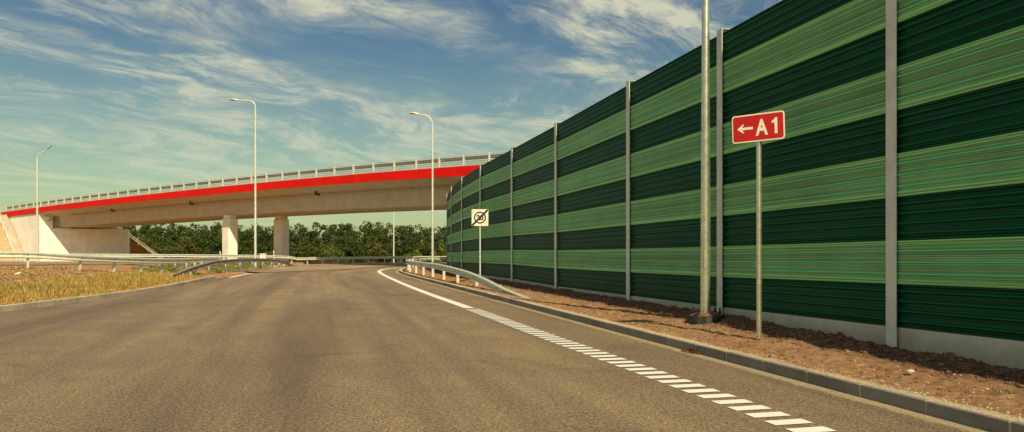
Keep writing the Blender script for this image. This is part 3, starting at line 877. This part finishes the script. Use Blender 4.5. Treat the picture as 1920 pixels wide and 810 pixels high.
# dry leaves at kerb
b = MB()
for k in range(120):
    c = Vector((random.gauss(0, .14), random.gauss(0, .035), abs(random.gauss(0, .02)) + .006)); r_ = random.uniform(.015, .04)
    ax = [Vector((random.uniform(-1, 1), random.uniform(-1, 1), random.uniform(-.5, .5))).normalized() * r_ for _ in range(2)]
    b.add([c - ax[0], c - ax[1] * .6 + Vector((0, 0, .006)), c + ax[0], c + ax[1] * .6 + Vector((0, 0, .008))], [(0, 1, 2, 3)])
o = b.build('leaf_pile', M['leaf_litter'], fix=False); o.location = (xkr(12.9) - .06, 12.9, P(12.9) + .005); o.rotation_euler = (0, 0, R(104))
tag(o, 'small heap of reddish dry leaves against the right kerb', 'leaves')
def rock(bm_, c, r_, seed, flat=.6):
    t = (1 + 5 ** .5) / 2
    V = [(-1, t, 0), (1, t, 0), (-1, -t, 0), (1, -t, 0), (0, -1, t), (0, 1, t), (0, -1, -t), (0, 1, -t), (t, 0, -1), (t, 0, 1), (-t, 0, -1), (-t, 0, 1)]
    F = [(0, 11, 5), (0, 5, 1), (0, 1, 7), (0, 7, 10), (0, 10, 11), (1, 5, 9), (5, 11, 4), (11, 10, 2), (10, 7, 6), (7, 1, 8), (3, 9, 4), (3, 4, 2), (3, 2, 6), (3, 6, 8), (3, 8, 9), (4, 9, 5), (2, 4, 11), (6, 2, 10), (8, 6, 7), (9, 8, 1)]
    sx, sy = random.uniform(.7, 1.3), random.uniform(.7, 1.3); a = random.uniform(0, 6.3); ca, sa = math.cos(a), math.sin(a)
    vs = []
    for v in V:
        k = r_ / 1.9 * random.uniform(.75, 1.25); x, y = v[0] * sx * k, v[1] * sy * k
        vs.append((c[0] + x * ca - y * sa, c[1] + x * sa + y * ca, c[2] + v[2] * k * flat))
    bm_.add(vs, F)
b = MB(); rock(b, (0, 0, 0), .055, 1); o = b.build('stone', M['stone']); o.location = (4.78, 9.6, G(4.78, 9.6) + .03); tag(o, 'pale stone lying alone on the sandy verge near the right edge', 'stone')

# clods and pebbles
clods = MB(); peb = MB()
def verge_pt(y, w):
    kr = xkr(y); return Vector((kr + w, y, verge_z(kr + w, y, w, 0)))
for k in range(8000):
    y = 4 + 46 * random.random() ** 2.0
    if random.random() < .62: w = min(2.3, max(.9, random.gauss(1.85, .28))); r_ = random.choice((.012, .018, .025, .04))
    else: w = random.uniform(.2, 2.2); r_ = random.choice((.006, .009, .013, .02))
    if random.random() < .012: r_ *= 1.7
    p = verge_pt(y, w); rock(clods, (p.x, p.y, p.z + r_ * .25), r_, k)
for k in range(2600):
    y = 4 + 36 * random.random() ** 1.8; w = random.uniform(.17, 2.1) if random.random() < .6 else random.uniform(.16, .4)
    r_ = random.choice((.005, .007, .010, .014)); p = verge_pt(y, w); rock(peb, (p.x, p.y, p.z + r_ * .3), r_, k)
for k in range(2600):     # stones and clods in the bare ground left of the road
    y = random.uniform(22, 42); L = random.uniform(.5, 13); x = xkl(y) - L; r_ = random.choice((.02, .03, .045, .06)); rock(clods if k % 3 else peb, (x, y, G(x, y) + .03), r_ * .8, k)
for k in range(900):      # grit in the gutter
    y = 4.5 + 30 * random.random() ** 1.6; w = -abs(random.gauss(0, .06)) - .005; r_ = random.choice((.003, .004, .006)); peb_x = xkr(y) + w
    rock(peb, (peb_x, y, P(y) + r_ * .3), r_, k)
tag(clods.build('soil_clods', M['clod'], fix=False), 'loose brown clods of earth heaped along the foot of the noise barrier', 'soil', kind='stuff')
tag(peb.build('pebbles', M['stone'], fix=False), 'pale gravel scattered over the sandy verge and gutter', 'gravel', kind='stuff')

# grass
def veg_mat(name, cols, trans=.25):
    m, t, b, tc = material(name)
    at = t.n('ShaderNodeAttribute', attribute_name='tint')
    nz = t.ramp(t.noise(tc.outputs['Object'], 1.2, 4, .6), .35, .65)
    c = t.mix(nz, cols[0], cols[1]); c = t.mix(at.outputs['Fac'], c, cols[2])
    t.l(c, b.inputs['Base Color']); b.inputs['Roughness'].default_value = .8; b.inputs['Specular IOR Level'].default_value = .2
    tr = t.n('ShaderNodeBsdfTranslucent'); t.l(c, tr.inputs[0]); mx = t.n('ShaderNodeMixShader', i_0=trans)
    out = m.node_tree.nodes['Material Output']; t.l(b.outputs[0], mx.inputs[1]); t.l(tr.outputs[0], mx.inputs[2]); t.l(mx.outputs[0], out.inputs[0])
    return m
M['dry_grass'] = veg_mat('dry_grass', ((.56, .37, .11), (.50, .26, .08), (.34, .33, .08)))
M['green_weed'] = veg_mat('green_weed', ((.10, .16, .03), (.16, .20, .04), (.24, .24, .06)))
def blades(name, pts, hfn, mat, label, width=.018):
    vs = []; fs = []; tint = []
    for (x, y, z, h, ti) in pts:
        for _ in range(random.randint(5, 9)):
            a = random.uniform(0, 6.28); l = Vector((math.cos(a), math.sin(a), 0)); s_ = Vector((-l.y, l.x, 0)) * width * random.uniform(.6, 1.3)
            c = Vector((x + random.gauss(0, .06), y + random.gauss(0, .06), z - .02)); hh = h * random.uniform(.5, 1.2); ln = random.uniform(.15, .6) * hh
            i = len(vs)
            vs += [c - s_, c + s_, c + l * ln * .4 + s_ * .7 + Vector((0, 0, hh * .6)), c + l * ln * .4 - s_ * .7 + Vector((0, 0, hh * .6)), c + l * ln + Vector((0, 0, hh))]
            fs += [(i, i + 1, i + 2, i + 3), (i + 3, i + 2, i + 4)]; tint += [ti, ti]
    me = bpy.data.meshes.new(name); me.from_pydata([tuple(v) for v in vs], [], fs); me.materials.append(mat)
    at = me.attributes.new('tint', 'FLOAT', 'FACE'); at.data.foreach_set('value', tint)
    o = link(bpy.data.objects.new(name, me)); tag(o, label, 'grass', kind='stuff'); return o
pts = []
for k in range(40000):
    y = random.uniform(12, 44); L = .3 + 17 * random.random() ** 1.15; x = xkl(y) - L
    if x / max(y, 1) < -.72: continue
    n1 = noise.noise(Vector((x * .22, y * .22, 9))) + .5 * noise.noise(Vector((x * .9, y * .9, 4)))
    near = 1 - smooth(2.2, 5.0, L); dens = .20 + .80 * near
    dens *= smooth(-.45, .15, n1) 
    if y > 34: dens *= .45
    if random.random() > dens: continue
    h = (.07 + .085 * near) * random.uniform(.45, 1.7) * (1 + .5 * n1) * (.65 if L < .6 else 1)
    pts.append((x, y, G(x, y), h, smooth(.15, .8, random.random() * .7 + .5 * n1)))
blades('dry_grass', pts, None, M['dry_grass'], 'golden dry grass growing behind the left kerb')
pts = []
for k in range(2600):
    y = random.uniform(46, 84); x = xkl(y) - random.uniform(.9, 5); n1 = noise.noise(Vector((x * .4, y * .4, 2)))
    if n1 < -.05: continue
    pts.append((x, y, G(x, y), random.uniform(.1, .22), random.random()))
blades('green_weeds', pts, None, M['green_weed'], 'low green weeds under the humped guardrail', .03)
pts = []
for (y, w, n_) in tuple((random.uniform(7.5, 34), random.uniform(.5, 1.9), random.randint(1, 3)) for _ in range(16)) + ((14.9, 1.45, 5), (14.2, .9, 4), (12.0, 1.2, 2), (18, 1.0, 4), (22, 1.2, 5)):
    for k in range(n_):
        p = verge_pt(y + random.gauss(0, .12), w + random.gauss(0, .08)); pts.append((p.x, p.y, p.z, random.uniform(.05, .12), random.random()))
blades('verge_weeds', pts, None, M['green_weed'], 'sparse green weeds in the sandy verge near the close lamp post', .006)

# ------------------------------------------------------------ trees
def leaf_mat(name, a, b_, c): 
    return veg_mat(name, (a, b_, c), .18)
M['foliage'] = leaf_mat('foliage', (.032, .056, .012), (.050, .076, .014), (.098, .108, .020))
M['foliage_yellow'] = leaf_mat('foliage_yellow', (.13, .15, .02), (.18, .18, .025), (.10, .13, .02))
M['bark'] = simple('bark', (.10, .075, .05), .9, 0, .4, 4, bump=.6)
def crown(vs, fs, tint, cx, cy, z0, h, r_, n_clump, n_leaf, ls, tb, pine=False):
    for c in range(n_clump):
        u = random.random(); hz = .06 + .92 * u
        rr = r_ * (math.sin(math.pi * min(1, (hz * .80 + .17))) ** .7) * (1 if not pine else (1.15 - hz) * 1.1)
        a = random.uniform(0, 6.28); q = rr * math.sqrt(random.uniform(.1, 1)) 
        cc = Vector((cx + math.cos(a) * q, cy + math.sin(a) * q, z0 + h * hz)); cr = r_ * random.uniform(.26, .46)
        tc_ = min(1, max(0, tb + random.gauss(0, .10)))
        for k in range(n_leaf):
            d = Vector((random.gauss(0, 1), random.gauss(0, 1), random.gauss(0, 1))).normalized(); p = cc + Vector((d.x, d.y, d.z * .75)) * cr * random.uniform(.55, 1.05)
            n = (d + Vector((random.gauss(0, .5), random.gauss(0, .5), random.gauss(0, .5)))).normalized()
            t = n.orthogonal().normalized(); b2 = n.cross(t); an = random.uniform(0, 6.28)
            e1 = (t * math.cos(an) + b2 * math.sin(an)) * ls * random.uniform(.6, 1.3); e2 = n.cross(e1) * .7
            i = len(vs); vs += [p - e1, p - e2, p + e1, p + e2]; fs.append((i, i + 1, i + 2, i + 3)); tint.append(tc_)
def leaf_obj(name, vs, fs, tint, mat, parent=None):
    me = bpy.data.meshes.new(name); me.from_pydata([tuple(v) for v in vs], [], fs); me.materials.append(mat)
    at = me.attributes.new('tint', 'FLOAT', 'FACE'); at.data.foreach_set('value', tint)
    return link(bpy.data.objects.new(name, me), parent)
random.seed(21)
vs, fs, tint = [], [], []
for row, (yy, hh, n_) in enumerate(((165, 3.6, 80), (169, 5.4, 80), (173, 7.0, 76), (178, 8.2, 76), (184, 9.0, 76), (190, 9.3, 70))):
    for k in range(n_):
        x = -135 + 165 * (k + random.uniform(-.4, .4)) / n_; y = yy + random.uniform(-2.5, 2.5)
        # the wood comes a little lower on its left
        h = hh * random.uniform(.88, 1.12) * (1 + .06 * math.sin(x * .13))
        crown(vs, fs, tint, x, y, .9, h, random.uniform(2.1, 3.2), 16, 44, .23, random.choice((0, .05, .1, .2, .35, .7)), pine=random.random() < .25)
leaf_obj('forest', vs, fs, tint, M['foliage']).__setitem__('kind', 'stuff')
tag(bpy.data.objects['forest'], 'dark green wood stretching behind and below the bridge', 'forest')
def tree(x, y, h, r_, mat, label, tb=.5):
    root = empty('tree', (x, y, 1.2)); tag(root, label, 'tree', 'trees at the front of the wood')
    b = MB(); b.tube([(0, 0, -.3), (.05, 0, h * .3), (.0, .1, h * .62), (.1, 0, h * .85)], [.16, .12, .08, .03], 8)
    for a in (0.3, 2.2, 4.1, 5.2): b.tube([(0, 0, h * .35), (math.cos(a) * r_ * .5, math.sin(a) * r_ * .5, h * .6)], [.07, .025], 6)
    b.build('trunk', M['bark'], root)
    v, f, ti = [], [], []; crown(v, f, ti, 0, 0, 0, h, r_, 16, 46, .24, tb); leaf_obj('crown', v, f, ti, mat, root)
def px(x): return (x - 960) / 1500
tree(px(828) * 150, 150, 4.2, 1.7, M['foliage_yellow'], 'yellow green young tree right beside the barrier end')
tree(px(775) * 152, 152, 2.7, 2.0, M['foliage_yellow'], 'low yellow green bushy tree left of the curved arm lamp post', .8)
tree(px(625) * 155, 155, 3.6, 2.6, M['foliage_yellow'], 'broad brownish young tree at the wood edge right of the rear pillar', 1.0)
tree(px(700) * 156, 156, 4.6, 2.3, M['foliage'], 'round mid green tree at the wood edge left of the distant lamp post', .9)
tree(px(350) * 156, 156, 5.0, 2.6, M['foliage'], 'bright green rounded tree in front of the wood left of the front pillar', 1.0)

# ------------------------------------------------------------ sun, sky
SUN = Vector((.418, -1.10, 1.0)); el = math.atan2(SUN.z, math.hypot(SUN.x, SUN.y)); 
sd = bpy.data.lights.new('sun', 'SUN'); sd.energy = 4.6; sd.angle = R(.5); sd.color = (1.0, .845, .57)
so = link(bpy.data.objects.new('sun', sd)); so.rotation_euler = SUN.to_track_quat('Z', 'Y').to_euler(); so.location = (0, 0, 60)
w = bpy.data.worlds.new('World'); S.world = w; w.use_nodes = True; t = NT(w.node_tree)
bg = w.node_tree.nodes['Background']; bg.inputs[1].default_value = .12
sky = t.n('ShaderNodeTexSky', sky_type='NISHITA', sun_disc=False)
sky.sun_elevation = el; sky.sun_rotation = math.atan2(SUN.x, SUN.y); sky.air_density = 1.0; sky.dust_density = 1.6; sky.ozone_density = 1.5
tc = t.n('ShaderNodeTexCoord'); sp = t.n('ShaderNodeSeparateXYZ'); t.l(tc.outputs['Generated'], sp.inputs[0])
zc_ = t.math('ADD', t.math('MAXIMUM', sp.outputs[2], 0.0), .09)
cb = t.n('ShaderNodeCombineXYZ'); t.l(t.math('DIVIDE', sp.outputs[0], zc_), cb.inputs[0]); t.l(t.math('DIVIDE', sp.outputs[1], zc_), cb.inputs[1])
mp = t.n('ShaderNodeMapping'); mp.inputs['Rotation'].default_value = (0, 0, R(-60)); t.l(cb.outputs[0], mp.inputs[0])
warp = t.n('ShaderNodeTexNoise', i_Scale=.7, i_Detail=4.0); t.l(mp.outputs[0], warp.inputs[0])
wc = t.n('ShaderNodeVectorMath', operation='SUBTRACT'); t.l(warp.outputs[1], wc.inputs[0]); wc.inputs[1].default_value = (.5, .5, .5)
wv = t.n('ShaderNodeVectorMath', operation='MULTIPLY_ADD'); t.l(wc.outputs[0], wv.inputs[0]); wv.inputs[1].default_value = (1.25, 1.25, 0); t.l(mp.outputs[0], wv.inputs[2])
n1 = t.noise(wv.outputs[0], 1.9, 10, .66, .3, sc=(.55, 1.05, 1))
n2 = t.noise(mp.outputs[0], .75, 6, .65, .4, sc=(.6, 1.1, 1))
n3 = t.noise(wv.outputs[0], 5.5, 9, .72, .5, sc=(.60, 1.05, 1))
mask = t.ramp(n2, .34, .53)
stre = t.ramp(t.math('ADD', t.math('MULTIPLY', n1, .60), t.math('MULTIPLY', n3, .40)), .45, .62)
veil = t.math('MULTIPLY', t.ramp(n1, .35, .75), .30)
cov = t.math('MULTIPLY', t.math('ADD', t.math('MULTIPLY', mask, stre), veil, clamp=True), t.math('MULTIPLY_ADD', t.ramp(sp.outputs[2], .06, .30), .45, .55))
hz_ = t.ramp(sp.outputs[2], .0, .34)
tint = t.mix(1.0, sky.outputs[0], t.mix(hz_, (.76, .77, .43), (.31, .42, .45)), 'MULTIPLY')
cloud = t.mix(1.0, (5.1, 5.0, 3.65), (1, 1, 1), 'MULTIPLY')
col = t.mix(t.math('MULTIPLY', cov, .85), tint, cloud)
t.l(col, bg.inputs[0])

# ------------------------------------------------------------ camera, render
cd = bpy.data.cameras.new('camera'); cd.lens = 1500 / 1920 * 36; cd.sensor_width = 36; cd.shift_y = (492 - 405) / 1920; cd.clip_end = 6000; cd.clip_start = .05
co = link(bpy.data.objects.new('camera', cd)); co.location = (0, 0, 1.65); co.rotation_euler = (R(90), 0, 0); S.camera = co
S.render.engine = 'CYCLES'
S.view_settings.view_transform = 'Standard'; S.view_settings.look = 'None'; S.view_settings.exposure = .2; S.view_settings.gamma = 1
